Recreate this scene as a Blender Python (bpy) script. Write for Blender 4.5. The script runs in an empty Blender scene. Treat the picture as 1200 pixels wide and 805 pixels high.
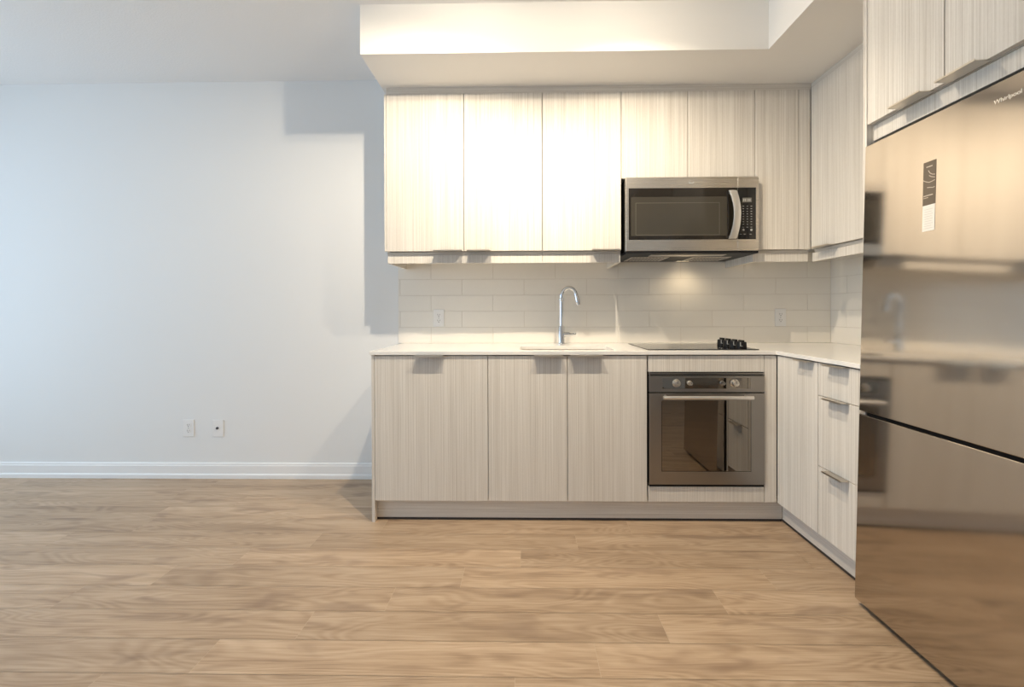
import bpy, bmesh, math, random
from mathutils import Vector, Matrix
C = bpy.context.collection
SC = bpy.context.scene
R = random.Random(7)

# ------------------------------------------------------------------ camera
F_PX, CX, CY = 512.75, 607.9, 367.86
cam = bpy.data.cameras.new('camera')
cam.sensor_fit = 'HORIZONTAL'; cam.sensor_width = 36.0
cam.lens = F_PX / 1200 * 36
cam.shift_x = (600 - CX) / 1200
cam.shift_y = (CY - 402.5) / 1200
cam.clip_start = 0.02
co = bpy.data.objects.new('camera', cam); C.objects.link(co)
_r = Vector((0.99985179, 0.01698708, -0.00279997)).normalized()
_f = Vector((-0.01699902, 0.99984626, -0.00429999)).normalized()
_u = _r.cross(_f)
co.matrix_world = Matrix(((_r.x, _u.x, -_f.x, 0), (_r.y, _u.y, -_f.y, 0), (_r.z, _u.z, -_f.z, 1.1115), (0, 0, 0, 1)))
SC.camera = co

# ------------------------------------------------------------------ world, light, exposure
SKY_STRENGTH = 3.4
w = bpy.data.worlds.new('sky'); SC.world = w; w.use_nodes = True
bg = w.node_tree.nodes['Background']
bg.inputs[0].default_value = (0.60, 0.80, 1.0, 1); bg.inputs[1].default_value = SKY_STRENGTH
SC.view_settings.view_transform = 'Standard'
SC.view_settings.look = 'None'
SC.view_settings.exposure = 0.16
SC.view_settings.gamma = 1.0
SC.view_settings.use_curve_mapping = False
SC.cycles.max_bounces = 10
SC.cycles.diffuse_bounces = 6
SC.cycles.caustics_reflective = False
SC.cycles.caustics_refractive = False
SC.cycles.sample_clamp_indirect = 6.0

LAMPS = [(-0.20, 1.63, 2.54), (0.44, 1.63, 2.54)]
LAMP_W = [68, 56]
BULB_W = [22, 11]
LAMP_AIM = [(-0.30, 0.08, -1), (0.08, 0.42, -1)]
SPOT_DEG = [172, 134]
SPOT_BLEND = [0.6, 0.8]
LAMP_COL = (1.0, 0.86, 0.66)
HOOD_W = 2.2

# room
XL, XR, YB, YR, ZC = -4.3, 2.004, 2.9105, -2.6, 2.6626
WIN = dict(left=[(-1.9, 0.25, 0.12, 2.42), (0.45, 2.5, 0.12, 2.42)], rear=[])


def portal(name, loc, rot, sx, sy):
    l = bpy.data.lights.new(name, 'AREA'); l.shape = 'RECTANGLE'; l.size = sx; l.size_y = sy
    l.cycles.is_portal = True
    o = bpy.data.objects.new(name, l); C.objects.link(o); o.location = loc; o.rotation_euler = rot


for (a, b, z0, z1) in WIN['left']:
    portal('window_portal', (XL - 0.05, (a + b) / 2, (z0 + z1) / 2), (0, -math.pi / 2, 0), z1 - z0, b - a)
for (a, b, z0, z1) in WIN['rear']:
    portal('window_portal', ((a + b) / 2, YR - 0.05, (z0 + z1) / 2), (math.pi / 2, 0, 0), b - a, z1 - z0)


# ------------------------------------------------------------------ materials
def new_mat(name):
    m = bpy.data.materials.new(name); m.use_nodes = True
    return m, m.node_tree.nodes, m.node_tree.links, m.node_tree.nodes['Principled BSDF']


def plain(name, col, rough=0.5, metal=0.0, spec=0.5, coat=0.0, ior=None, bump=None):
    m, n, l, p = new_mat(name)
    p.inputs['Base Color'].default_value = (*col, 1)
    p.inputs['Roughness'].default_value = rough
    p.inputs['Metallic'].default_value = metal
    p.inputs['Specular IOR Level'].default_value = spec
    p.inputs['Coat Weight'].default_value = coat
    if ior: p.inputs['IOR'].default_value = ior
    if bump:
        t = n.new('ShaderNodeTexCoord'); ns = n.new('ShaderNodeTexNoise')
        ns.inputs['Scale'].default_value = bump[0]; ns.inputs['Detail'].default_value = 4
        b = n.new('ShaderNodeBump'); b.inputs['Strength'].default_value = bump[1]; b.inputs['Distance'].default_value = bump[2]
        l.new(t.outputs['Object'], ns.inputs['Vector']); l.new(ns.outputs[0], b.inputs['Height']); l.new(b.outputs[0], p.inputs['Normal'])
    return m


def laminate(name, dark, light, axis):
    """pale linen laminate with fine streaks along z ('z') or along the board ('h')"""
    m, n, l, p = new_mat(name)
    t = n.new('ShaderNodeTexCoord')
    def noise(sc, detail, rough=0.6):
        mp = n.new('ShaderNodeMapping'); mp.inputs['Scale'].default_value = sc
        ns = n.new('ShaderNodeTexNoise'); ns.inputs['Scale'].default_value = 1.0
        ns.inputs['Detail'].default_value = detail; ns.inputs['Roughness'].default_value = rough
        l.new(t.outputs['Object'], mp.inputs['Vector']); l.new(mp.outputs[0], ns.inputs['Vector'])
        return ns.outputs[0]
    if axis == 'z':
        a = noise((230, 230, 0.8), 3); b = noise((520, 520, 3), 2)
        c = noise((16, 16, 0.25), 2); d = noise((260, 260, 90), 1)
    else:
        a = noise((0.8, 0.8, 230), 3); b = noise((3, 3, 520), 2)
        c = noise((0.25, 0.25, 16), 2); d = noise((90, 90, 260), 1)
    def mix(x, y, f):
        mm = n.new('ShaderNodeMix'); mm.data_type = 'FLOAT'; mm.inputs[0].default_value = f
        l.new(x, mm.inputs[2]); l.new(y, mm.inputs[3]); return mm.outputs[0]
    v = mix(mix(mix(a, b, 0.40), c, 0.13), d, 0.06)
    r = n.new('ShaderNodeValToRGB')
    r.color_ramp.elements[0].position = 0.37; r.color_ramp.elements[0].color = (*dark, 1)
    r.color_ramp.elements[1].position = 0.60; r.color_ramp.elements[1].color = (*light, 1)
    l.new(v, r.inputs[0]); l.new(r.outputs[0], p.inputs['Base Color'])
    bp = n.new('ShaderNodeBump'); bp.inputs['Strength'].default_value = 0.12; bp.inputs['Distance'].default_value = 0.001
    l.new(v, bp.inputs['Height']); l.new(bp.outputs[0], p.inputs['Normal'])
    p.inputs['Roughness'].default_value = 0.55; p.inputs['Specular IOR Level'].default_value = 0.3
    return m


def brushed(name, col, rough, scale, amount=0.06):
    m, n, l, p = new_mat(name)
    t = n.new('ShaderNodeTexCoord'); mp = n.new('ShaderNodeMapping'); mp.inputs['Scale'].default_value = scale
    ns = n.new('ShaderNodeTexNoise'); ns.inputs['Scale'].default_value = 1; ns.inputs['Detail'].default_value = 3
    l.new(t.outputs['Object'], mp.inputs['Vector']); l.new(mp.outputs[0], ns.inputs['Vector'])
    mr = n.new('ShaderNodeMapRange'); mr.inputs['To Min'].default_value = rough - amount; mr.inputs['To Max'].default_value = rough + amount
    l.new(ns.outputs[0], mr.inputs['Value']); l.new(mr.outputs[0], p.inputs['Roughness'])
    p.inputs['Base Color'].default_value = (*col, 1); p.inputs['Metallic'].default_value = 1.0
    return m


def floor_mat():
    m, n, l, p = new_mat('oak_planks')
    at = n.new('ShaderNodeAttribute'); at.attribute_name = 'plank'
    uv = n.new('ShaderNodeUVMap'); uv.uv_map = 'UVMap'
    sx = n.new('ShaderNodeSeparateXYZ'); l.new(at.outputs['Color'], sx.inputs[0])
    def comb(kx, ky):
        s2 = n.new('ShaderNodeSeparateXYZ'); l.new(uv.outputs[0], s2.inputs[0])
        a = n.new('ShaderNodeMath'); a.operation = 'MULTIPLY'; l.new(s2.outputs[0], a.inputs[0]); a.inputs[1].default_value = kx
        b = n.new('ShaderNodeMath'); b.operation = 'MULTIPLY'; l.new(s2.outputs[1], b.inputs[0]); b.inputs[1].default_value = ky
        z = n.new('ShaderNodeMath'); z.operation = 'MULTIPLY'; l.new(sx.outputs[1], z.inputs[0]); z.inputs[1].default_value = 37.0
        c = n.new('ShaderNodeCombineXYZ')
        l.new(a.outputs[0], c.inputs[0]); l.new(b.outputs[0], c.inputs[1]); l.new(z.outputs[0], c.inputs[2]); return c.outputs[0]
    def noise(vec, det, rough=0.55, dist=0.0):
        ns = n.new('ShaderNodeTexNoise'); ns.inputs['Scale'].default_value = 1; ns.inputs['Detail'].default_value = det
        ns.inputs['Roughness'].default_value = rough; ns.inputs['Distortion'].default_value = dist
        l.new(vec, ns.inputs['Vector']); return ns.outputs[0]
    broad = noise(comb(1.3, 17), 4, 0.6, 0.25)
    fine = noise(comb(5, 230), 4, 0.7, 0.1)
    knots = noise(comb(3.2, 11), 2, 0.5, 0.6)
    # cathedral rings: bands of a distorted height field
    field = noise(comb(0.9, 6.0), 2, 0.45, 0.35)
    mul = n.new('ShaderNodeMath'); mul.operation = 'MULTIPLY'; l.new(field, mul.inputs[0]); mul.inputs[1].default_value = 150
    sn = n.new('ShaderNodeMath'); sn.operation = 'SINE'; l.new(mul.outputs[0], sn.inputs[0])
    ring = n.new('ShaderNodeMapRange'); ring.inputs['From Min'].default_value = -1; l.new(sn.outputs[0], ring.inputs['Value'])
    def mix(x, y, f):
        mm = n.new('ShaderNodeMix'); mm.data_type = 'FLOAT'; mm.inputs[0].default_value = f
        l.new(x, mm.inputs[2]); l.new(y, mm.inputs[3]); return mm.outputs[0]
    v = mix(mix(broad, fine, 0.45), ring.outputs[0], 0.08)
    r = n.new('ShaderNodeValToRGB')
    e = r.color_ramp.elements
    e[0].position = 0.32; e[0].color = (0.27, 0.18, 0.115, 1)
    e[1].position = 0.65; e[1].color = (0.56, 0.42, 0.295, 1)
    k = e.new(0.47); k.color = (0.43, 0.305, 0.20, 1)
    l.new(v, r.inputs[0])
    # dark smoky streaks and knots
    kr = n.new('ShaderNodeMapRange'); kr.inputs['From Min'].default_value = 0.58; kr.inputs['From Max'].default_value = 0.76
    kr.inputs['To Max'].default_value = 0.75; l.new(knots, kr.inputs['Value'])
    mk = n.new('ShaderNodeMix'); mk.data_type = 'RGBA'; l.new(kr.outputs[0], mk.inputs[0]); l.new(r.outputs[0], mk.inputs[6])
    mk.inputs[7].default_value = (0.25, 0.165, 0.11, 1)
    # per-plank tone
    tone = n.new('ShaderNodeMapRange'); tone.inputs['To Min'].default_value = 0.90; tone.inputs['To Max'].default_value = 1.09
    l.new(sx.outputs[0], tone.inputs['Value'])
    sc = n.new('ShaderNodeVectorMath'); sc.operation = 'SCALE'; l.new(mk.outputs[2], sc.inputs[0]); l.new(tone.outputs[0], sc.inputs['Scale'])
    l.new(sc.outputs[0], p.inputs['Base Color'])
    rr = n.new('ShaderNodeMapRange'); rr.inputs['To Min'].default_value = 0.30; rr.inputs['To Max'].default_value = 0.46
    l.new(fine, rr.inputs['Value']); l.new(rr.outputs[0], p.inputs['Roughness'])
    b = n.new('ShaderNodeBump'); b.inputs['Strength'].default_value = 0.15; b.inputs['Distance'].default_value = 0.001
    l.new(fine, b.inputs['Height']); l.new(b.outputs[0], p.inputs['Normal'])
    p.inputs['Specular IOR Level'].default_value = 0.4
    return m


def emit(name, col, s):
    m, n, l, p = new_mat(name)
    p.inputs['Base Color'].default_value = (*col, 1)
    p.inputs['Emission Color'].default_value = (*col, 1); p.inputs['Emission Strength'].default_value = s
    return m


M = {
    'wall': plain('white_wall_paint', (0.80, 0.80, 0.795), 0.7, spec=0.25, bump=(180, 0.05, 0.001)),
    'soffit': plain('white_soffit_paint', (0.82, 0.81, 0.79), 0.7, spec=0.2),
    'ceiling': plain('stippled_ceiling_paint', (0.86, 0.85, 0.84), 0.9, spec=0.1, bump=(95, 0.35, 0.004)),
    'base': plain('semi_gloss_trim_paint', (0.84, 0.84, 0.84), 0.35, spec=0.4),
    'lam': laminate('pale_linen_laminate', (0.575, 0.53, 0.47), (0.80, 0.765, 0.71), 'z'),
    'lamh': laminate('pale_linen_laminate_horizontal', (0.575, 0.53, 0.47), (0.80, 0.765, 0.71), 'h'),
    'carcass': plain('cabinet_carcass', (0.60, 0.565, 0.51), 0.6),
    'quartz': plain('white_quartz', (0.84, 0.82, 0.79), 0.16, spec=0.5),
    'tile': plain('glossy_cream_tile', (0.84, 0.80, 0.735), 0.12, spec=0.5),
    'grout': plain('pale_grout', (0.71, 0.655, 0.58), 0.9),
    'nickel': brushed('brushed_nickel', (0.66, 0.60, 0.52), 0.34, (60, 60, 60)),
    'steel': brushed('brushed_stainless', (0.70, 0.65, 0.58), 0.28, (3, 3, 420), 0.03),
    'fridge': brushed('fridge_stainless', (0.535, 0.485, 0.43), 0.085, (2, 2, 220), 0.02),
    'fridge_side': plain('fridge_side_grey', (0.20, 0.19, 0.18), 0.5),
    'chrome': plain('chrome', (0.78, 0.79, 0.81), 0.06, 1.0),
    'black': plain('black_plastic', (0.008, 0.008, 0.009), 0.45, spec=0.25),
    'gap': plain('black_gasket', (0.006, 0.006, 0.006), 0.8, spec=0.1),
    'glass': plain('black_ceramic_glass', (0.010, 0.010, 0.011), 0.05, spec=0.6),
    'ovenglass': plain('smoked_mirror_glass', (0.24, 0.215, 0.185), 0.025, metal=1.0),
    'ovenmetal': brushed('smoked_steel', (0.30, 0.28, 0.26), 0.30, (3, 3, 200), 0.04),
    'mwglass': plain('smoked_microwave_glass', (0.016, 0.013, 0.010), 0.07, spec=0.5),
    'mwscreen': plain('microwave_screen', (0.048, 0.043, 0.034), 0.12, spec=0.5),
    'mwline': plain('microwave_screen_line', (0.11, 0.10, 0.082), 0.2),
    'silver': plain('silver_handle', (0.88, 0.86, 0.83), 0.33, 1.0),
    'plate': plain('white_outlet_plastic', (0.82, 0.81, 0.80), 0.35),
    'slot': plain('dark_slot', (0.10, 0.09, 0.085), 0.6),
    'print': plain('white_print', (0.72, 0.72, 0.70), 0.5),
    'greyprint': plain('grey_print', (0.36, 0.36, 0.35), 0.5),
    'lcd': plain('grey_lcd', (0.16, 0.155, 0.14), 0.25),
    'labeldark': plain('dark_brown_sticker', (0.135, 0.105, 0.075), 0.45),
    'labelwhite': plain('white_sticker_paper', (0.80, 0.76, 0.70), 0.6),
    'labelprint': plain('cream_sticker_print', (0.55, 0.47, 0.38), 0.5),
    'frame': plain('white_window_frame', (0.8, 0.8, 0.8), 0.4),
    'hoodled': emit('hood_lamp_lens', (1.0, 0.85, 0.6), 0.4),
    'gap_shade': plain('toekick_shadow_strip', (0.05, 0.04, 0.035), 0.7),  # near-black colour standing in for shade below the toe kicks
    'floor': floor_mat(),
}
_g, _n, _l, _p = new_mat('window_glass')
_n.remove(_p)
_t = _n.new('ShaderNodeBsdfTransparent'); _gl = _n.new('ShaderNodeBsdfGlossy'); _gl.inputs['Roughness'].default_value = 0.02
_mx = _n.new('ShaderNodeMixShader'); _mx.inputs[0].default_value = 0.06
_l.new(_t.outputs[0], _mx.inputs[1]); _l.new(_gl.outputs[0], _mx.inputs[2]); _l.new(_mx.outputs[0], _n['Material Output'].inputs[0])
M['pane'] = _g


# ------------------------------------------------------------------ mesh helpers
def box(bm, x0, x1, y0, y1, z0, z1):
    v = [bm.verts.new((x, y, z)) for x in (x0, x1) for y in (y0, y1) for z in (z0, z1)]
    for q in ((0, 1, 3, 2), (4, 6, 7, 5), (0, 4, 5, 1), (2, 3, 7, 6), (0, 2, 6, 4), (1, 5, 7, 3)):
        bm.faces.new([v[i] for i in q])


def quad(bm, a, b, c, d):
    bm.faces.new([bm.verts.new(p) for p in (a, b, c, d)])


def prism(bm, pts, lo, hi, axis):
    """pts: 2D outline; axis 'y' -> pts are (x,z), 'x' -> (y,z), 'z' -> (x,y)"""
    def P(p, t):
        return {'y': (p[0], t, p[1]), 'x': (t, p[0], p[1]), 'z': (p[0], p[1], t)}[axis]
    A = [bm.verts.new(P(p, lo)) for p in pts]; B = [bm.verts.new(P(p, hi)) for p in pts]
    bm.faces.new(A[::-1]); bm.faces.new(B)
    k = len(pts)
    for i in range(k):
        bm.faces.new((A[i], A[(i + 1) % k], B[(i + 1) % k], B[i]))


def tube(bm, pts, rad, seg=16, cap=True):
    pts = [Vector(p) for p in pts]
    rad = rad if isinstance(rad, (list, tuple)) else [rad] * len(pts)
    rings = []; up = None
    for i, p in enumerate(pts):
        d = (pts[min(i + 1, len(pts) - 1)] - pts[max(i - 1, 0)]).normalized()
        if up is None:
            up = d.orthogonal().normalized()
        up = (up - d * up.dot(d)).normalized()
        s = d.cross(up)
        rings.append([bm.verts.new(p + (up * math.cos(2 * math.pi * k / seg) + s * math.sin(2 * math.pi * k / seg)) * rad[i]) for k in range(seg)])
    for a, b in zip(rings, rings[1:]):
        for k in range(seg):
            bm.faces.new((a[k], a[(k + 1) % seg], b[(k + 1) % seg], b[k]))
    if cap:
        bm.faces.new(rings[0][::-1]); bm.faces.new(rings[-1])


def lathe(bm, o, ax, prof, seg=28):
    """prof: (radius, distance along ax) list, closed at the ends with small caps"""
    o, ax = Vector(o), Vector(ax).normalized()
    u = ax.orthogonal().normalized(); v = ax.cross(u)
    rings = [[bm.verts.new(o + ax * h + (u * math.cos(2 * math.pi * k / seg) + v * math.sin(2 * math.pi * k / seg)) * max(r, 1e-4)) for k in range(seg)] for r, h in prof]
    for a, b in zip(rings, rings[1:]):
        for k in range(seg):
            bm.faces.new((a[k], a[(k + 1) % seg], b[(k + 1) % seg], b[k]))
    bm.faces.new(rings[0][::-1]); bm.faces.new(rings[-1])


def wpos(o):
    p = Vector((0, 0, 0))
    while o:
        p += o.location; o = o.parent
    return p


def obj(name, bm, mat, parent=None, bevel=0.0, smooth=False, seg=2, origin=None):
    """link bm (built in world coordinates) as one mesh object under parent"""
    bmesh.ops.recalc_face_normals(bm, faces=bm.faces)
    off = wpos(parent) if parent else Vector(origin or (0, 0, 0))
    bmesh.ops.translate(bm, verts=bm.verts, vec=-off)
    me = bpy.data.meshes.new(name); bm.to_mesh(me); bm.free()
    for mm in (mat if isinstance(mat, (list, tuple)) else [mat]):
        me.materials.append(mm)
    o = bpy.data.objects.new(name, me); C.objects.link(o)
    if parent:
        o.parent = parent
    else:
        o.location = off
    if smooth:
        for f in me.polygons: f.use_smooth = True
    if bevel:
        b = o.modifiers.new('bevel', 'BEVEL'); b.width = bevel; b.segments = seg; b.limit_method = 'ANGLE'; b.angle_limit = math.radians(50)
        for f in me.polygons: f.use_smooth = True
        b.harden_normals = True
    elif smooth:
        e = o.modifiers.new('edges', 'EDGE_SPLIT'); e.split_angle = math.radians(45)
    return o


def boxes(name, bs, mat, parent=None, bevel=0.0, origin=None):
    bm = bmesh.new()
    for b in bs: box(bm, *b)
    return obj(name, bm, mat, parent, bevel, origin=origin)


def thing(name, label, cat, loc, group=None):
    o = bpy.data.objects.new(name, None); C.objects.link(o); o.location = loc; o.empty_display_size = 0.05
    o['label'] = label; o['category'] = cat
    if group: o['group'] = group
    return o


def struct(o):
    o['kind'] = 'structure'; return o


def text(name, body, size, loc, rot, mat, parent, extrude=0.0004, xs=1.0):
    cu = bpy.data.curves.new(name, 'FONT'); cu.body = body; cu.size = size; cu.extrude = extrude
    cu.align_x = 'CENTER'; cu.align_y = 'CENTER'
    t = bpy.data.objects.new(name, cu); C.objects.link(t)
    dg = bpy.context.evaluated_depsgraph_get(); dg.update()
    me = bpy.data.meshes.new_from_object(t.evaluated_get(dg)); bpy.data.objects.remove(t)
    me.transform(Matrix.Diagonal((xs, 1, 1, 1)))
    me.materials.clear(); me.materials.append(mat)
    o = bpy.data.objects.new(name, me); C.objects.link(o); o.parent = parent
    o.location = Vector(loc) - wpos(parent); o.rotation_euler = rot
    return o


# ------------------------------------------------------------------ room shell
bm = bmesh.new()
PITCH, LEN, SEAM = 0.1435, 1.27, 0.0007
uvl = bm.loops.layers.uv.new('UVMap'); col = bm.loops.layers.float_color.new('plank')
known = {0: 0.24, 1: -1.298, 2: -1.54, 3: -1.80, 4: -0.79, 5: -1.045}
y1 = 2.187 + PITCH * 6
row = -6
while y1 > YR - 0.2:
    x = known.get(row, R.uniform(0, LEN)); x -= LEN * math.ceil((x - XL) / LEN)
    while x < XR + 0.05:
        a, b = max(x, XL - 0.1), min(x + LEN, XR + 0.1)
        if b > a:
            c = (R.random(), R.random(), R.random(), 1)
            f = bm.faces.new([bm.verts.new(p) for p in ((a + SEAM, y1 - PITCH + SEAM, 0), (b - SEAM, y1 - PITCH + SEAM, 0), (b - SEAM, y1 - SEAM, 0), (a + SEAM, y1 - SEAM, 0))])
            for lp in f.loops:
                lp[uvl].uv = (lp.vert.co.x - x + c[2] * 9, lp.vert.co.y - y1 + c[1] * 5); lp[col] = c
        x += LEN
    y1 -= PITCH; row += 1
# slab beneath (seams show it)
n0 = len(bm.faces)
box(bm, XL - 0.1, XR + 0.1, YR - 0.1, YB + 0.1, -0.12, -0.0012)
bm.faces.ensure_lookup_table()
for f in bm.faces[n0:]: f.material_index = 1
seam = plain('plank_seam', (0.52, 0.41, 0.30), 0.7)
struct(obj('floor', bm, [M['floor'], seam]))

struct(boxes('wall_back', [(XL - 0.1, XR + 0.1, YB, YB + 0.12, 0, ZC)], M['wall']))
struct(boxes('wall_right', [(XR, XR + 0.12, YR, YB, 0, ZC)], M['wall']))
bs = []; ys = [YR - 0.1]
for (a, b, z0, z1) in WIN['left']:
    bs += [(XL - 0.12, XL, ys[-1], a, 0, ZC), (XL - 0.12, XL, a, b, 0, z0), (XL - 0.12, XL, a, b, z1, ZC)]; ys.append(b)
bs.append((XL - 0.12, XL, ys[-1], YB, 0, ZC))
struct(boxes('wall_left', bs, M['wall']))
bs = []; xs_ = [XL]
for (a, b, z0, z1) in WIN['rear']:
    bs += [(xs_[-1], a, YR - 0.12, YR, 0, ZC), (a, b, YR - 0.12, YR, 0, z0), (a, b, YR - 0.12, YR, z1, ZC)]; xs_.append(b)
bs.append((xs_[-1], XR, YR - 0.12, YR, 0, ZC))
struct(boxes('wall_rear', bs, M['wall']))
struct(boxes('ceiling', [(XL - 0.12, XR + 0.12, YR - 0.12, YB + 0.12, ZC, ZC + 0.1)], M['ceiling']))
# dropped soffit, L-shaped over the cabinets
bm = bmesh.new()
prism(bm, [(-0.834, YB), (-0.834, 2.197), (1.2068, 2.197), (1.2068, -0.6), (XR, -0.6), (XR, YB)], 2.4125, ZC, 'z')
struct(obj('soffit', bm, M['soffit'], bevel=0.0015))
# windows
k = 1
for side in ('left', 'rear'):
    for (a, b, z0, z1) in WIN[side]:
        t = 0.05; mid = (a + b) / 2
        rects = [(a, b, z0, z0 + t), (a, b, z1 - t, z1), (a, a + t, z0 + t, z1 - t), (b - t, b, z0 + t, z1 - t), (mid - t / 2, mid + t / 2, z0 + t, z1 - t)]
        if side == 'left':
            e = boxes('window_%d' % k, [(XL - 0.09, XL - 0.03, *r) for r in rects], M['frame'])
            boxes('pane', [(XL - 0.064, XL - 0.058, a + t, b - t, z0 + t, z1 - t)], M['pane'], e)
        else:
            e = boxes('window_%d' % k, [(r[0], r[1], YR - 0.09, YR - 0.03, r[2], r[3]) for r in rects], M['frame'])
            boxes('pane', [(a + t, b - t, YR - 0.064, YR - 0.058, z0 + t, z1 - t)], M['pane'], e)
        struct(e); k += 1
# baseboard along the back wall (moulded profile)
bm = bmesh.new()
prof = [(YB, 0), (YB - 0.019, 0), (YB - 0.019, 0.024), (YB - 0.016, 0.030), (YB - 0.013, 0.033), (YB - 0.013, 0.084), (YB - 0.010, 0.090), (YB - 0.010, 0.097), (YB - 0.006, 0.103), (YB, 0.103)]
prism(bm, prof, XL, -0.8215, 'x')
struct(obj('baseboard_back', bm, M['base']))

# ------------------------------------------------------------------ backsplash tiles
TX0 = -0.852
bm = bmesh.new()
box(bm, TX0, XR - 0.0095, YB - 0.0085, YB - 0.0005, 0.9062, 1.50)
box(bm, XR - 0.0085, XR - 0.0005, 1.7205, YB - 0.0090, 0.9062, 1.50)
n0 = len(bm.faces)
TH, TL, G = 0.1062, 0.4126, 0.0022
def tile_row(lo, hi, offset, z0, z1, mk):
    x = offset - TL * math.ceil((offset - lo) / TL)
    while x < hi:
        a, b = max(x + G / 2, lo), min(x + TL - G / 2, hi)
        if b - a > 0.004: mk(a, b, z0, z1)
        x += TL
z = 0.9066; r_ = 0
while z < 1.49:
    z1 = min(z + TH - G, 1.498)
    off = 0.8122 + (0 if r_ % 2 else TL / 2)
    tile_row(TX0, XR - 0.0102, off, z, z1, lambda a, b, p, q: box(bm, a, b, YB - 0.0105, YB - 0.0085, p, q))
    tile_row(1.722, YB - 0.0108, YB - 0.0108 - TL * (0.35 if r_ % 2 else 0.85), z, z1, lambda a, b, p, q: box(bm, XR - 0.0105, XR - 0.0085, a, b, p, q))
    z += TH; r_ += 1
bm.faces.ensure_lookup_table()
for i, f in enumerate(bm.faces): f.material_index = 0 if i < n0 else 1
struct(obj('backsplash', bm, [M['grout'], M['tile']], bevel=0.0008))

# ------------------------------------------------------------------ cabinet builders
YF, YU, XF, XU, XG = 2.300, 2.526, 1.3052, 1.6236, 1.3052
DT = 0.019   # door thickness


def tab_y(parent, x0, x1, y, z, up):
    """edge pull on a door facing -Y: thin plate over the door edge with a small front lip; up = sits on the top edge"""
    bm = bmesh.new()
    p = 0.034
    if up:
        prism(bm, [(x0, y + 0.012), (x0, y - p), (x1, y - p), (x1, y + 0.012)], z + 0.0003, z + 0.0026, 'z')
        box(bm, x0, x1, y - p - 0.0015, y - p + 0.0005, z - 0.003, z + 0.0085)
    else:
        prism(bm, [(x0, y + 0.012), (x0, y - p), (x1, y - p), (x1, y + 0.012)], z - 0.0026, z - 0.0003, 'z')
        box(bm, x0, x1, y - p - 0.0015, y - p + 0.0005, z - 0.0026, z + 0.0035)
    h = obj('handle', bm, M['nickel'], parent, 0.0005); h['label'] = 'brushed nickel edge pull'; return h


def tab_x(parent, y0, y1, x, z, up):
    bm = bmesh.new(); p = 0.034
    s = 1 if up else -1
    box(bm, x - p, x + 0.012, y0, y1, *(sorted((z + s * 0.0003, z + s * 0.0026))))
    if up: box(bm, x - p - 0.0015, x - p + 0.0005, y0, y1, z - 0.003, z + 0.0045)
    else: box(bm, x - p - 0.0015, x - p + 0.0005, y0, y1, z - 0.0026, z + 0.0035)
    h = obj('handle', bm, M['nickel'], parent, 0.0005); h['label'] = 'brushed nickel edge pull'; return h


def door_y(parent, x0, x1, z0, z1, y, name='door'):
    return boxes(name, [(x0 + 0.0018, x1 - 0.0018, y, y + DT, z0, z1)], M['lam'], parent, 0.0009)


def door_x(parent, y0, y1, z0, z1, x, name='door'):
    return boxes(name, [(x, x + DT, y0 + 0.0018, y1 - 0.0018, z0, z1)], M['lam'], parent, 0.0009)


def carcass(x0, x1, y0, y1, z0, z1, open_top=False, front='y'):
    """panel box open at the front (towards -Y or -X)"""
    t = 0.016; g = 0.0006
    x0 += g; x1 -= g
    if front == 'y':
        b = [(x0, x0 + t, y0, y1, z0, z1), (x1 - t, x1, y0, y1, z0, z1), (x0 + t, x1 - t, y0, y1, z0, z0 + t), (x0 + t, x1 - t, y1 - 0.006, y1, z0 + t, z1)]
        if not open_top: b.append((x0 + t, x1 - t, y0, y1 - 0.006, z1 - t, z1))
    else:
        y0 += g; y1 -= g
        b = [(x0, x1, y0, y0 + t, z0, z1), (x0, x1, y1 - t, y1, z0, z1), (x0, x1, y0 + t, y1 - t, z0, z0 + t), (x1 - 0.006, x1, y0 + t, y1 - t, z0 + t, z1), (x0, x1 - 0.006, y0 + t, y1 - t, z1 - t, z1)]
    return b


ZD0, ZD1, ZT = 0.1155, 0.8805, 0.9058
CY0 = YF + DT + 0.002
CYB = YB - 0.0005
# ---- base run, back wall
t = thing('base_cabinet', 'wide single-door pale wood-grain base cabinet at the left end of the counter', 'cabinet', (-0.51, 2.6, 0.0))
boxes('body', carcass(-0.8040, -0.2022, CY0, CYB, ZD0, 0.884), M['carcass'], t)
boxes('end_panel', [(-0.8200, -0.8042, YF, CYB, 0.0, 0.8855)], M['lam'], t, 0.0008)
d = door_y(t, -0.8040, -0.2022, ZD0, ZD1, YF)
tab_y(d, -0.582, -0.431, YF, ZD1, True)

t = thing('base_cabinet', 'two-door pale wood-grain base cabinet under the sink', 'cabinet', (0.215, 2.6, 0.0))
boxes('body', carcass(-0.2022, 0.6324, CY0, CYB, ZD0, 0.884, True), M['carcass'], t)
d = door_y(t, -0.2022, 0.2152, ZD0, ZD1, YF); tab_y(d, 0.0415, 0.1900, YF, ZD1, True)
d = door_y(t, 0.2152, 0.6324, ZD0, ZD1, YF); tab_y(d, 0.2270, 0.3950, YF, ZD1, True)

t = thing('oven_cabinet', 'pale wood-grain cabinet surround framing the built-in oven', 'cabinet', (0.94, 2.6, 0.0))
boxes('body', [(0.633, 0.6365, CY0, CYB, ZD0, 0.884), (1.2392, 1.2448, CY0, CYB, ZD0, 0.884), (0.6365, 1.2392, CY0, CYB, ZD0, 0.131), (0.6365, 1.2392, CYB - 0.006, CYB, 0.131, 0.884)], M['carcass'], t)
boxes('top_panel', [(0.6385, 1.2378, YF, YF + DT, 0.7965, ZD1)], M['lam'], t, 0.0009)
boxes('bottom_panel', [(0.6385, 1.2378, YF, YF + DT, ZD0, 0.1955)], M['lam'], t, 0.0009)
boxes('filler_strip', [(1.2402, 1.3030, YF, YF + DT, ZD0, ZD1)], M['lam'], t, 0.0009)

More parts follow.
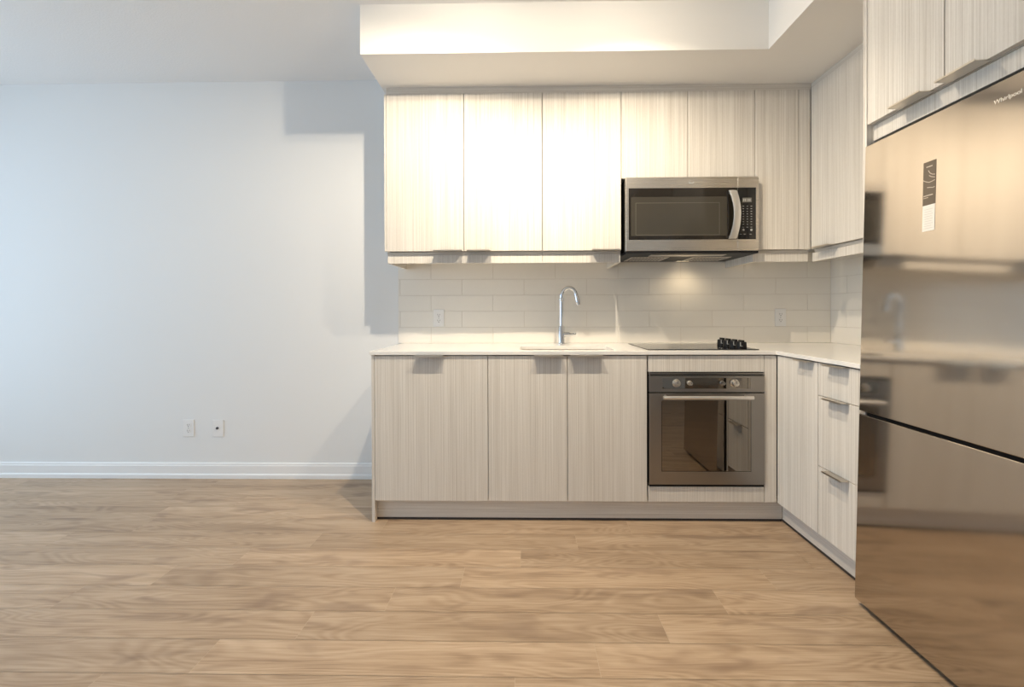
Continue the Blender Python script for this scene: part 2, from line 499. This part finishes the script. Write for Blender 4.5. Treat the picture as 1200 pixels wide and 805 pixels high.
# ---- base run, right wall
XB = XR - 0.0005
t = thing('base_cabinet', 'single-door corner base cabinet on the right wall between oven and drawers', 'cabinet', (1.65, 2.2, 0.0))
boxes('body', carcass(XF + DT + 0.002, XB, 1.9796, 2.86, ZD0, 0.884, front='x'), M['carcass'], t)
d = door_x(t, 1.9796, 2.2975, ZD0, ZD1, XF); tab_x(d, 2.004, 2.110, XF, ZD1, True)
t = thing('drawer_cabinet', 'pale three-drawer base cabinet on the right wall beside the refrigerator', 'cabinet', (1.65, 1.85, 0.0))
boxes('body', carcass(XF + DT + 0.002, XB, 1.7205, 1.9796, ZD0, 0.884, front='x'), M['carcass'], t)
for i, (z0, z1) in enumerate(((0.7375, ZD1), (0.4225, 0.7345), (ZD0, 0.4195))):
    d = door_x(t, 1.7210, 1.9796, z0, z1, XF, 'drawer'); tab_x(d, 1.790, 1.905, XF, z1 - (0.0 if i == 0 else 0.0), True)

# ---- toe kicks
t = boxes('toe_kick', [(-0.8040, 1.3535, 2.337, 2.353, 0.011, 0.1145)], M['lamh'], None, 0.0008, origin=(0.27, 2.345, 0))
t['label'] = 'long recessed wood-grain toe kick board under the sink and oven cabinets'; t['category'] = 'toe kick'
boxes('floor_gap_shade', [(-0.8040, 1.348, 2.3365, 2.3525, 0.0, 0.0108)], M['gap_shade'], t)  # dark strip painting the shaded gap between board and floor
t = boxes('toe_kick', [(1.3540, 1.3700, 1.7205, 2.3365, 0.011, 0.1145)], M['lamh'], None, 0.0008, origin=(1.36, 2.03, 0))
t['label'] = 'short recessed toe kick board under the right-wall drawers'; t['category'] = 'toe kick'
boxes('floor_gap_shade', [(1.3535, 1.3695, 1.7205, 2.336, 0.0, 0.0108)], M['gap_shade'], t)  # same painted gap shade under the right-wall board

# ---- countertop: L-shaped quartz with a sink cut-out
SX0, SX1, SY0, SY1 = -0.034, 0.478, 2.374, 2.640
CYF, CXF = 2.290, 1.2955
bm = bmesh.new()
xs = [-0.8277, SX0, SX1, CXF, XB]; yv = [1.7205, CYF, SY0, SY1, CYB]
def cell(i, j):
    if j == 0: return i == 3
    return not (i == 1 and j == 2)
vt = {}
def V(i, j, zz):
    if (i, j, zz) not in vt: vt[(i, j, zz)] = bm.verts.new((xs[i], yv[j], zz))
    return vt[(i, j, zz)]
Z0, Z1 = 0.8866, ZT
for i in range(4):
    for j in range(4):
        if not cell(i, j): continue
        bm.faces.new((V(i, j, Z1), V(i + 1, j, Z1), V(i + 1, j + 1, Z1), V(i, j + 1, Z1)))
        bm.faces.new((V(i, j, Z0), V(i, j + 1, Z0), V(i + 1, j + 1, Z0), V(i + 1, j, Z0)))
        for (di, dj, a, b) in ((-1, 0, (i, j), (i, j + 1)), (1, 0, (i + 1, j + 1), (i + 1, j)), (0, -1, (i + 1, j), (i, j)), (0, 1, (i, j + 1), (i + 1, j + 1))):
            ii, jj = i + di, j + dj
            if not (0 <= ii < 4 and 0 <= jj < 4 and cell(ii, jj)):
                bm.faces.new((V(*a, Z0), V(*a, Z1), V(*b, Z1), V(*b, Z0)))
o = obj('countertop', bm, M['quartz'], None, 0.0015, origin=(0.27, 2.6, 0.886))
o['label'] = 'white quartz L-shaped countertop over all base cabinets'; o['category'] = 'countertop'

# ---- sink (undermount bowl)
t = thing('sink', 'white undermount kitchen sink bowl set in the countertop below the faucet', 'sink', (0.222, 2.507, 0.70))
bm = bmesh.new()
def rrect(x0, x1, y0, y1, r, zz, n=5):
    out = []
    for (cx, cy, a0) in ((x1 - r, y1 - r, 0), (x0 + r, y1 - r, 90), (x0 + r, y0 + r, 180), (x1 - r, y0 + r, 270)):
        for q in range(n + 1):
            a = math.radians(a0 + 90 * q / n); out.append(bm.verts.new((cx + r * math.cos(a), cy + r * math.sin(a), zz)))
    return out
def skin(a, b):
    for q in range(len(a)): bm.faces.new((a[q], a[(q + 1) % len(a)], b[(q + 1) % len(b)], b[q]))
e = 0.004
L = [rrect(SX0 - 0.02, SX1 + 0.02, SY0 - 0.02, SY1 + 0.02, 0.03, 0.8862),
     rrect(SX0 - e, SX1 + e, SY0 - e, SY1 + e, 0.022, 0.8862),
     rrect(SX0, SX1, SY0, SY1, 0.03, 0.74), rrect(SX0 + 0.02, SX1 - 0.02, SY0 + 0.02, SY1 - 0.02, 0.04, 0.715),
     rrect(0.19, 0.254, 2.475, 2.539, 0.031, 0.711)]
for a, b in zip(L, L[1:]): skin(a, b)
bm.faces.new(L[-1])
o = obj('basin', bm, plain('white_sink_composite', (0.78, 0.75, 0.70), 0.25), t, smooth=True)
s = o.modifiers.new('thick', 'SOLIDIFY'); s.thickness = 0.003; s.offset = -1
bm = bmesh.new(); lathe(bm, (0.222, 2.507, 0.7115), (0, 0, 1), [(0.0, 0), (0.036, 0), (0.040, 0.002), (0.036, 0.004), (0.026, 0.002), (0.0, 0.0015)])
obj('drain', bm, M['steel'], t, smooth=True)

# ---- faucet
FX, FY = 0.222, 2.762
t = thing('faucet', 'tall chrome gooseneck kitchen faucet with side lever behind the sink', 'faucet', (FX, FY, ZT))
bm = bmesh.new()
lathe(bm, (FX, FY, ZT), (0, 0, 1), [(0.0, 0), (0.026, 0), (0.026, 0.005), (0.0225, 0.008), (0.0205, 0.014), (0.0195, 0.112), (0.0165, 0.118), (0.0, 0.119)])
obj('body', bm, M['chrome'], t, smooth=True)
bm = bmesh.new(); rr_ = 0.0475
pts = [(FX, FY, ZT + 0.10), (FX, FY, ZT + 0.20), (FX, FY, 1.196)]
dirx, diry = 0.985, -0.17
for q in range(1, 17):
    a = math.pi * (1 - q / 16 * 0.93); c = rr_ * (1 + math.cos(a))
    pts.append((FX + c * dirx, FY + c * diry, 1.200 + 0.062 * math.sin(a) * 1.02))
tube(bm, pts, 0.0125, 18)
obj('spout', bm, M['chrome'], t, smooth=True)
bm = bmesh.new(); ring_ = Vector((FX, FY, 1.18))
lathe(bm, ring_, (0, 0, 1), [(0.0, 0), (0.0135, 0), (0.0150, 0.003), (0.0150, 0.016), (0.0135, 0.019), (0, 0.019)])
obj('collar', bm, M['chrome'], t, smooth=True)
bm = bmesh.new(); p1 = Vector(pts[-1]); p0 = Vector(pts[-2]); dd = (p1 - p0).normalized()
lathe(bm, p1 - dd * 0.004, dd, [(0.0, 0), (0.0128, 0), (0.0140, 0.006), (0.0145, 0.050), (0.0130, 0.064), (0.0105, 0.066), (0, 0.066)])
obj('spray_head', bm, M['chrome'], t, smooth=True)
bm = bmesh.new()
tube(bm, [(FX + 0.016, FY - 0.004, 0.970), (FX + 0.050, FY - 0.008, 0.970)], 0.0155, 18)
tube(bm, [(FX + 0.050, FY - 0.008, 0.970), (FX + 0.054, FY - 0.0085, 0.970), (FX + 0.090, FY - 0.013, 0.972)], [0.013, 0.010, 0.009], 14)
obj('lever', bm, M['chrome'], t, smooth=True)

# ---- cooktop
t = thing('cooktop', 'black glass electric cooktop with control knobs set flush on the countertop above the oven', 'cooktop', (0.942, 2.56, ZT))
boxes('glass_top', [(0.6475, 1.2385, 2.3465, 2.790, ZT + 0.0002, ZT + 0.005)], M['glass'], t, 0.0015)
def ring(bm, cx, cy, r, wd, zz, n=48):
    a = [bm.verts.new((cx + r * math.cos(2 * math.pi * k / n), cy + r * math.sin(2 * math.pi * k / n), zz)) for k in range(n)]
    b = [bm.verts.new((cx + (r - wd) * math.cos(2 * math.pi * k / n), cy + (r - wd) * math.sin(2 * math.pi * k / n), zz)) for k in range(n)]
    for k in range(n): bm.faces.new((a[k], a[(k + 1) % n], b[(k + 1) % n], b[k]))
for (cx, cy, r) in ((0.785, 2.46, 0.09), (0.785, 2.68, 0.075), (1.00, 2.46, 0.075), (1.00, 2.68, 0.09)):
    bm = bmesh.new(); ring(bm, cx, cy, r, 0.002, ZT + 0.0052); ring(bm, cx, cy, r * 0.55, 0.0012, ZT + 0.0052)
    obj('burner_ring', bm, M['greyprint'], t)
for i in range(4):
    kx, ky = 1.172 - 0.003 * i, 2.405 + 0.071 * i
    bm = bmesh.new()
    lathe(bm, (kx, ky, ZT + 0.0052), (0, 0, 1), [(0, 0), (0.0275, 0), (0.0280, 0.003), (0.0270, 0.010), (0.0255, 0.032), (0.0235, 0.035), (0, 0.0355)], 32)
    kb = obj('knob', bm, M['black'], t, smooth=True)
    bm = bmesh.new(); box(bm, kx - 0.006, kx + 0.006, ky - 0.024, ky + 0.024, ZT + 0.0400, ZT + 0.050)
    obj('grip', bm, M['black'], kb, 0.0015)
    bm = bmesh.new(); box(bm, kx - 0.017, kx - 0.0145, ky - 0.0262, ky - 0.0215, ZT + 0.018, ZT + 0.0385); box(bm, kx - 0.0145, kx - 0.007, ky - 0.0285, ky - 0.0245, ZT + 0.018, ZT + 0.0205)
    obj('pointer_mark', bm, M['greyprint'], kb)

# ---- built-in oven
t = thing('oven', 'built-in single oven with smoked mirror glass door and steel bar handle', 'oven', (0.938, 2.55, 0.197))
OX0, OX1 = 0.6400, 1.2360
boxes('body', [(OX0 + 0.006, OX1 - 0.006, YF + 0.0065, 2.84, 0.200, 0.792)], M['gap'], t)
boxes('top_vent', [(OX0, OX1, YF - 0.004, YF + 0.006, 0.779, 0.7945)], M['ovenmetal'], t, 0.001)
boxes('vent_slot', [(OX0 + 0.006, OX1 - 0.006, YF - 0.0046, YF - 0.0035, 0.7805, 0.7845), (OX0 + 0.006, OX1 - 0.006, YF - 0.0046, YF - 0.0035, 0.7905, 0.7935)], M['gap'], t)
cp = boxes('control_panel', [(OX0, OX1, YF - 0.010, YF + 0.006, 0.692, 0.7765)], M['ovenmetal'], t, 0.001)
boxes('display_glass', [(0.709, 1.164, YF - 0.0106, YF - 0.0095, 0.7105, 0.7665)], M['ovenglass'], cp)
def oven_knob(x, r, mat='steel'):
    bm = bmesh.new()
    lathe(bm, (x, YF - 0.0107, 0.7400), (0, -1, 0), [(0, 0), (r, 0), (r, 0.003), (r * 0.8, 0.005), (r * 0.76, 0.022), (r * 0.66, 0.025), (0, 0.0255)], 28)
    kk = obj('knob', bm, M[mat], cp, smooth=True)
    boxes('index_mark', [(x - 0.0012, x + 0.0012, YF - 0.0368, YF - 0.0360, 0.740, 0.740 + r * 0.6)], M['slot'], kk)
oven_knob(0.780, 0.0215); oven_knob(1.0795, 0.0215)
oven_knob(0.8485, 0.0125); oven_knob(1.0165, 0.0125, 'ovenmetal')
dr = boxes('door', [(OX0, OX1, YF - 0.012, YF + 0.006, 0.2105, 0.6865)], M['ovenmetal'], t, 0.0012)
boxes('door_glass', [(0.7046, 1.1636, YF - 0.0128, YF - 0.0115, 0.2815, 0.650)], M['ovenglass'], dr)
boxes('window_border', [(0.7028, 1.1654, YF - 0.0131, YF - 0.0127, 0.2795, 0.2815), (0.7028, 0.7046, YF - 0.0131, YF - 0.0127, 0.2815, 0.644), (1.1636, 1.1654, YF - 0.0131, YF - 0.0127, 0.2815, 0.644)], M['gap'], dr)
hb = bmesh.new()
tube(hb, [(0.700, YF - 0.052, 0.671), (1.158, YF - 0.052, 0.671)], 0.0095, 16)
for x in (0.722, 1.136): tube(hb, [(x, YF - 0.0125, 0.671), (x, YF - 0.050, 0.671)], 0.0075, 12)
obj('handle', hb, M['silver'], dr, smooth=True)
boxes('bottom_trim', [(OX0, OX1, YF - 0.004, YF + 0.006, 0.1975, 0.2075)], M['black'], t, 0.001)

# ---- wall cabinets
ZU0, ZU1, ZV = 1.4655, 2.3745, 1.3975
UY0 = YU + DT + 0.002
def wall_cab(label, x0, x1, doors, loc, z0=ZU0, valance=True, extra=None):
    t = thing('wall_cabinet', label, 'cabinet', loc)
    boxes('body', carcass(x0, x1, UY0, YB - 0.0005 if z0 > 1.6 else YB - 0.0112, z0 if z0 > 1.6 else 1.447, 2.409), M['carcass'], t)
    for (a, b, h) in doors:
        d = door_y(t, a, b, z0, ZU1, YU)
        if h: tab_y(d, h[0], h[1], YU, z0, False)
    if valance:
        boxes('valance', [(x0 + 0.0006, x1 - 0.0006, YU + 0.024, YU + 0.040, ZV, 1.4465)], M['lam'], t, 0.0008)
    return t
t = wall_cab('two-door pale wall cabinet at the left end, nearest the bare wall', -0.8095, 0.0951,
             [(-0.8095, -0.3582, (-0.531, -0.366)), (-0.3582, 0.0951, (-0.338, -0.204))], (-0.36, 2.74, ZV))
boxes('end_panel', [(-0.8205, -0.8098, YU, YB - 0.0005, ZU0, 2.3745)], M['lam'], t, 0.0008)
boxes('valance_return', [(-0.8085, -0.7925, YU + 0.0402, YB - 0.0112, ZV, 1.4465)], M['lam'], t, 0.0008)
t = wall_cab('single-door pale wall cabinet just left of the microwave', 0.0951, 0.5480, [(0.0951, 0.5480, (0.376, 0.537))], (0.32, 2.74, ZV))
boxes('valance_return', [(0.5310, 0.5470, YU + 0.0402, YB - 0.0112, ZV, 1.4465)], M['lam'], t, 0.0008)
wall_cab('short two-door pale wall cabinet above the microwave', 0.5480, 1.3081, [(0.5480, 0.9278, None), (0.9278, 1.3081, None)], (0.93, 2.74, 1.876), 1.8765, False)
t = wall_cab('narrow pale corner wall cabinet just right of the microwave', 1.3081, 1.6240, [(1.3081, 1.5565, None)], (1.46, 2.74, ZV))
boxes('filler_strip', [(1.5575, 1.6225, YU, YU + DT, ZU0, ZU1)], M['lam'], t, 0.0008)
boxes('valance_return', [(1.3095, 1.3255, YU + 0.0402, YB - 0.0112, ZV, 1.4465)], M['lam'], t, 0.0008)
# right wall cabinet
t = thing('wall_cabinet', 'pale wall cabinet on the right wall between the corner and the refrigerator panel', 'cabinet', (1.81, 2.12, ZV))
boxes('body', carcass(XU + DT + 0.002, XR - 0.0112, 1.7205, 2.524, 1.447, 2.409, front='x'), M['carcass'], t)
d = door_x(t, 2.1225, 2.5225, ZU0, ZU1 + 0.0, XU); tab_x(d, 2.33, 2.47, XU, ZU0, False)
d = door_x(t, 1.7215, 2.1225, ZU0, ZU1, XU); tab_x(d, 1.78, 1.92, XU, ZU0, False)
boxes('valance', [(XU + 0.024, XU + 0.040, 1.7205, 2.5495, ZV, 1.4465)], M['lam'], t, 0.0008)
# filler boards between doors and soffit
struct(boxes('trim_1', [(-0.8095, XU + 0.006, YU + 0.004, YU + 0.020, 2.3765, 2.4120)], M['lamh']))
struct(boxes('trim_2', [(XU + 0.0065, XU + 0.0200, 1.7205, YU + 0.0035, 2.3765, 2.4120)], M['lamh']))

# ---- refrigerator surround
t = thing('refrigerator_cabinet', 'tall pale cabinet surround with two overhead doors above the refrigerator', 'cabinet', (1.65, 1.40, 0.0))
boxes('side_panel', [(XG, XB, 1.7010, 1.7190, 0.0, 2.4115)], M['lam'], t, 0.0008)
boxes('far_panel', [(XG, XB, 1.0600, 1.0780, 0.0, 2.4115)], M['lam'], t, 0.0008)
boxes('body', carcass(XG + DT + 0.002, XB, 1.0785, 1.7005, 1.82, 2.411, front='x'), M['carcass'], t)
ZG = 1.822
d = door_x(t, 1.3890, 1.6990, ZG, 2.408, XG); tab_x(d, 1.437, 1.561, XG, ZG, False)
d = door_x(t, 1.0800, 1.3890, ZG, 2.408, XG); tab_x(d, 1.262, 1.386, XG, ZG, False)
boxes('fascia', [(XG + 0.026, XG + 0.042, 1.0785, 1.7005, 1.762, 1.8195)], M['lam'], t, 0.0008)

# ---- refrigerator (leans back slightly on its front feet)
PX, FZ = 1.96, 0.0
fr = thing('refrigerator', 'tall stainless steel bottom-freezer refrigerator on the right', 'refrigerator', (PX, 1.384, FZ))
FY0, FY1, FXF = 1.088, 1.6815, 1.2450
FG0, FG1 = 0.707, 0.7185
boxes('body', [(FXF + 0.062, PX, FY0 + 0.006, FY1 - 0.006, 0.028, 1.712)], M['fridge_side'], fr, 0.004)
for (x, y) in ((FXF + 0.10, FY0 + 0.05), (FXF + 0.10, FY1 - 0.05), (PX - 0.05, FY0 + 0.05), (PX - 0.05, FY1 - 0.05)):
    bm = bmesh.new()
    lathe(bm, (x, y, 0.0 if x > 1.8 else -0.012), (0, 0, 1), [(0, 0), (0.02, 0), (0.02, 0.012), (0.008, 0.014), (0.008, 0.05), (0, 0.05)], 14)
    obj('foot', bm, M['black'], fr)
boxes('gasket', [(FXF + 0.056, FXF + 0.064, FY0 + 0.012, FY1 - 0.012, 0.035, 1.706)], M['gap'], fr)
ud = boxes('door', [(FXF, FXF + 0.055, FY0, FY1, FG1, 1.7165)], M['fridge'], fr, 0.003)
ud['label'] = 'upper refrigerator door'
ld = boxes('freezer_drawer', [(FXF, FXF + 0.055, FY0, FY1, 0.0065, FG0)], M['fridge'], fr, 0.003)
boxes('grip_recess', [(FXF + 0.006, FXF + 0.056, FY0 + 0.002, FY1 - 0.032, FG0 + 0.0005, FG1 - 0.0005)], M['gap'], fr)
boxes('hinge_cap', [(FXF + 0.001, FXF + 0.05, FY1 - 0.030, FY1 - 0.001, FG0 + 0.001, FG1 - 0.001)], M['silver'], fr, 0.001)
boxes('kick_grille', [(FXF + 0.066, FXF + 0.08, FY0 + 0.01, FY1 - 0.01, 0.002, 0.027)], M['gap'], fr)
# sticker on the upper door
st = boxes('energy_sticker', [(FXF - 0.0007, FXF - 0.0001, 1.3900, 1.4335, 1.4320, 1.5700)], M['labeldark'], ud)
st['label'] = 'dark brown printed sticker with curved white lines'
bm = bmesh.new()
def stroke(p, wd=0.0011):
    for (a, b) in zip(p, p[1:]):
        a = Vector(a); b = Vector(b); q = (b - a).normalized(); nn = Vector((-q.y, q.x)) * wd
        X = FXF - 0.0010
        quad(bm, (X, (a + nn).x, (a + nn).y), (X, (b + nn).x, (b + nn).y), (X, (b - nn).x, (b - nn).y), (X, (a - nn).x, (a - nn).y))
for q in (0,):
    stroke([(1.423, 1.5535), (1.402, 1.5535)], 0.0017)
    stroke([(1.416, 1.542), (1.410, 1.532), (1.402, 1.526), (1.3925, 1.523)])
    stroke([(1.413, 1.525), (1.405, 1.519), (1.3925, 1.514)])
    stroke([(1.4325, 1.514), (1.424, 1.508), (1.412, 1.503), (1.402, 1.504), (1.3925, 1.506)])
    stroke([(1.419, 1.488), (1.408, 1.486), (1.400, 1.4835), (1.3925, 1.4845)])
    stroke([(1.431, 1.462), (1.414, 1.4625), (1.398, 1.462)], 0.0016); stroke([(1.431, 1.4555), (1.414, 1.4555)], 0.0010)
obj('sticker_print', bm, M['labelprint'], st)
st2 = boxes('paper_sticker', [(FXF - 0.0007, FXF - 0.0001, 1.3905, 1.4330, 1.3490, 1.4316)], M['labelwhite'], ud)
boxes('sticker_text', [(FXF - 0.0010, FXF - 0.0006, 1.397 + 0.004 * (i % 2), 1.428, 1.357 + 0.0075 * i, 1.3585 + 0.0075 * i) for i in range(9)], plain('pale_grey_print', (0.60, 0.57, 0.53), 0.6), st2)
text('brand_lettering', 'Whirlpool', 0.0165, (FXF - 0.0004, 1.190, 1.664), (math.pi / 2, 0, -math.pi / 2), M['silver'], ud)
fr.rotation_euler = (0, math.atan(0.0235), 0)

# ---- microwave (over the range)
t = thing('microwave', 'stainless over-the-range microwave with curved handle under the short wall cabinet', 'microwave', (0.935, 2.68, 1.44))
MY = 2.480
mx0, mx1 = 0.5625, 1.3070
boxes('body', [(mx0 + 0.004, mx1 - 0.004, MY + 0.042, YB - 0.0115, 1.457, 1.8695)], M['gap'], t)
md = boxes('door', [(mx0, 1.1885, MY, MY + 0.040, 1.4535, 1.8695)], M['steel'], t, 0.0025)
boxes('door_glass', [(0.5795, 1.1882, MY - 0.0012, MY + 0.002, 1.5165, 1.8070)], M['mwglass'], md, 0.0008)
bm = bmesh.new()
prism(bm, [(0.592, 1.538), (1.128, 1.538), (1.128, 1.757), (0.592, 1.757)], MY - 0.0017, MY - 0.0011, 'y')
sc_ = obj('window_screen', bm, M['mwscreen'], md)
wx0, wx1, wz0, wz1 = 0.6175, 1.088, 1.5415, 1.7245
boxes('screen_line', [(wx0, wx1, MY - 0.0021, MY - 0.0016, wz1 - 0.003, wz1), (wx0, wx1, MY - 0.0021, MY - 0.0016, wz0, wz0 + 0.003), (wx0, wx0 + 0.003, MY - 0.0021, MY - 0.0016, wz0 + 0.003, wz1 - 0.003), (wx1 - 0.003, wx1, MY - 0.0021, MY - 0.0016, wz0 + 0.003, wz1 - 0.003)], M['mwline'], sc_)
# curved handle: broad band bowed to the right
bm = bmesh.new(); N = 14
for lay in (0,):
    fr_, bk = [], []
    for i in range(N + 1):
        s = i / N; z = 1.5180 + s * 0.270
        bow = 0.020 * (1 - (2 * s - 1) ** 2)
        dpt = MY - 0.022 - 0.020 * (1 - (2 * s - 1) ** 2)
        x0 = 1.132 + bow; x1 = 1.176 + bow * 0.72
        fr_.append([bm.verts.new((x0, dpt + 0.004, z)), bm.verts.new(((x0 + x1) / 2, dpt, z)), bm.verts.new((x1, dpt + 0.004, z)), bm.verts.new((x1, dpt + 0.014, z)), bm.verts.new((x0, dpt + 0.014, z))])
    for a, b in zip(fr_, fr_[1:]):
        for k in range(5): bm.faces.new((a[k], a[(k + 1) % 5], b[(k + 1) % 5], b[k]))
    bm.faces.new(fr_[0]); bm.faces.new(fr_[-1][::-1])
for z in (1.523, 1.771): box(bm, 1.138, 1.168, MY - 0.014, MY - 0.0008, z, z + 0.012)
obj('handle', bm, M['silver'], md, 0.0012)
# emblem: a swirl inside a ring
bm = bmesh.new()
tube(bm, [(0.9300 + 0.0155 * math.cos(math.radians(a)) * (1.0 if a < 330 else 0.92), MY - 0.0012, 1.8405 + 0.0085 * math.sin(math.radians(a))) for a in range(190, 391, 12)], [0.0010 + 0.0018 * math.sin(math.pi * i / 16) for i in range(17)], 8)
tube(bm, [(0.9255 + 0.0075 * math.cos(math.radians(a)), MY - 0.0008, 1.8425 + 0.0065 * math.sin(math.radians(a))) for a in range(60, 300, 15)], 0.0009, 6)
obj('emblem', bm, M['print'], md, smooth=True)
cp = boxes('control_panel', [(1.1897, mx1, MY, MY + 0.040, 1.4535, 1.8695)], M['steel'], t, 0.0025)
kp = boxes('keypad', [(1.1905, 1.2905, MY - 0.0012, MY + 0.002, 1.5165, 1.8070)], M['glass'], cp, 0.0008)
boxes('display', [(1.2144, 1.2664, MY - 0.0018, MY - 0.0010, 1.7240, 1.7490)], M['lcd'], kp)
boxes('display_segments', [(x, x + 0.0062, MY - 0.0021, MY - 0.0017, 1.7300, 1.7430) for x in (1.2195, 1.2290, 1.2435, 1.2530)], M['greyprint'], kp)
bm = bmesh.new()
for rr2 in range(8):
    for cc in range(3):
        x = 1.2195 + cc * 0.0225; z = 1.7020 - rr2 * 0.0145
        wd = (0.0042 if cc % 2 == 0 else 0.0034)
        box(bm, x - wd, x + wd, MY - 0.0016, MY - 0.0011, z - 0.0016, z + 0.0016)
for x in (1.2195, 1.2645): lathe(bm, (x, MY - 0.0011, 1.569), (0, -1, 0), [(0, 0), (0.0062, 0), (0.0062, 0.0006), (0, 0.0007)], 16)
for x in (1.2050, 1.2270, 1.2600): box(bm, x - 0.005, x + 0.005, MY - 0.0016, MY - 0.0011, 1.5440, 1.5465)
for x in (1.2195, 1.242, 1.2645): box(bm, x - 0.0048, x + 0.0048, MY - 0.0016, MY - 0.0011, 1.5740 + 0.009, 1.5765 + 0.009)
obj('buttons', bm, M['greyprint'], kp)
# underside: vent lip, filters, lamps
ub = boxes('underside', [(mx0 + 0.002, mx1 - 0.002, MY + 0.001, YB - 0.013, 1.4395, 1.4532)], M['black'], t, 0.001)
for x0 in (0.63, 1.00):
    f_ = boxes('grease_filter', [(x0, x0 + 0.23, MY + 0.16, MY + 0.36, 1.4365, 1.4393)], M['steel'], ub, 0.0008)
    boxes('filter_slot', [(x0 + 0.02 + 0.02 * i, x0 + 0.028 + 0.02 * i, MY + 0.18, MY + 0.34, 1.4361, 1.4364) for i in range(10)], M['slot'], f_)
boxes('vent_lip', [(0.72, 1.15, MY + 0.05, MY + 0.115, 1.4365, 1.4393)], M['steel'], ub, 0.0008)
boxes('lamp_lens', [(0.98, 1.06, MY + 0.365, MY + 0.400, 1.4384, 1.4393)], M['hoodled'], ub, 0.0008)
l = bpy.data.lights.new('hood_lamp', 'SPOT'); l.energy = HOOD_W; l.color = (1.0, 0.80, 0.52); l.spot_size = math.radians(150); l.spot_blend = 0.8; l.shadow_soft_size = 0.05
lo = bpy.data.objects.new('hood_lamp', l); C.objects.link(lo); lo.location = (1.03, MY + 0.27, 1.425); lo.rotation_euler = (math.radians(12), 0, 0)

# ---- outlets
def outlet(cx, yface, cz, label, hw=0.0355, hh=0.0575):
    t = thing('outlet', label, 'outlet', (cx, yface, cz - hh))
    boxes('cover_plate', [(cx - hw, cx + hw, yface - 0.0050, yface - 0.0002, cz - hh, cz + hh)], M['plate'], t, 0.002)
    for s in (1, -1):
        zc = cz + s * 0.0195
        bm = bmesh.new()
        pts = []
        for k in range(32):
            a = 2 * math.pi * k / 32
            pts.append((cx + 0.0172 * math.cos(a), zc + max(-0.0135, min(0.0135, 0.0172 * math.sin(a)))))
        prism(bm, pts, yface - 0.0066, yface - 0.0049, 'y')
        f = obj('receptacle', bm, M['plate'], t)
        bm = bmesh.new()
        box(bm, cx - 0.0078, cx - 0.0054, yface - 0.0069, yface - 0.0065, zc - 0.001, zc + 0.0085)
        box(bm, cx + 0.0054, cx + 0.0078, yface - 0.0069, yface - 0.0065, zc + 0.0005, zc + 0.0080)
        lathe(bm, (cx, yface - 0.0065, zc - 0.0065), (0, -1, 0), [(0, 0), (0.0030, 0), (0.0030, 0.0004), (0, 0.0004)], 12)
        obj('slots', bm, M['slot'], f)
    bm = bmesh.new(); lathe(bm, (cx, yface - 0.005, cz), (0, -1, 0), [(0, 0), (0.003, 0), (0.0026, 0.001), (0, 0.0012)], 12)
    obj('screw', bm, M['greyprint'], t)
    return t
YTF = YB - 0.0105
outlet(-0.5800, YTF, 1.0730, 'white duplex outlet on the backsplash tiles left of the faucet')
outlet(1.6670, YTF, 1.0710, 'white duplex outlet on the backsplash tiles right of the cooktop')
outlet(-2.2766, YB, 0.3357, 'white duplex outlet low on the bare left wall', 0.0375, 0.0575)
t = thing('coaxial_wall_plate', 'white cable jack plate low on the bare wall right of the duplex outlet', 'wall plate', (-2.0756, YB, 0.278))
boxes('cover_plate', [(-2.1131, -2.0381, YB - 0.0055, YB - 0.0002, 0.2780, 0.3910)], M['plate'], t, 0.002)
bm = bmesh.new(); lathe(bm, (-2.079, YB - 0.0055, 0.3365), (0, -1, 0), [(0, 0), (0.0085, 0), (0.0085, 0.003), (0.0050, 0.0035), (0.0050, 0.010), (0.0028, 0.010), (0.0026, 0.004), (0, 0.004)], 18)
obj('jack', bm, plain('dark_jack', (0.10, 0.10, 0.11), 0.4, 0.6), t, smooth=True)

# ---- ceiling light over the kitchen
t = thing('track_light', 'white ceiling track light with two aimed heads in front of the soffit', 'track light', (0.12, 1.63, 2.66))
bm = bmesh.new(); box(bm, -0.38, 0.62, 1.612, 1.648, 2.640, 2.6622)
obj('track', bm, M['frame'], t, 0.003)
for (x, y, z), e, eb, am, sd, sb in zip(LAMPS, LAMP_W, BULB_W, LAMP_AIM, SPOT_DEG, SPOT_BLEND):
    aim = Vector(am).normalized(); p = Vector((x, y, z))
    top = p - aim * 0.085
    bm = bmesh.new()
    lathe(bm, (x, y, 2.640), (0, 0, -1), [(0, 0), (0.016, 0), (0.016, 0.02), (0.006, 0.024), (0.006, max(0.03, 2.640 - top.z - 0.012)), (0, max(0.03, 2.640 - top.z - 0.012))], 16)
    st_ = obj('stem', bm, M['frame'], t, smooth=True)
    bm = bmesh.new(); lathe(bm, top, aim, [(0, 0), (0.030, 0), (0.033, 0.006), (0.033, 0.075), (0.030, 0.075), (0.028, 0.050), (0, 0.050)], 24)
    hd = obj('lamp_head', bm, M['frame'], t, smooth=True)
    bm = bmesh.new(); bmesh.ops.create_icosphere(bm, subdivisions=2, radius=0.026); bmesh.ops.translate(bm, verts=bm.verts, vec=p - aim * 0.014)
    obj('bulb', bm, emit('frosted_bulb', LAMP_COL, eb / (4 * math.pi ** 2 * 0.026 ** 2)), hd, smooth=True)
    l = bpy.data.lights.new('track_spot', 'SPOT'); l.energy = e; l.color = LAMP_COL; l.shadow_soft_size = 0.012
    l.spot_size = math.radians(sd); l.spot_blend = sb
    lo = bpy.data.objects.new('track_spot', l); C.objects.link(lo); lo.location = p + aim * 0.045
    lo.rotation_euler = aim.to_track_quat('-Z', 'Y').to_euler()
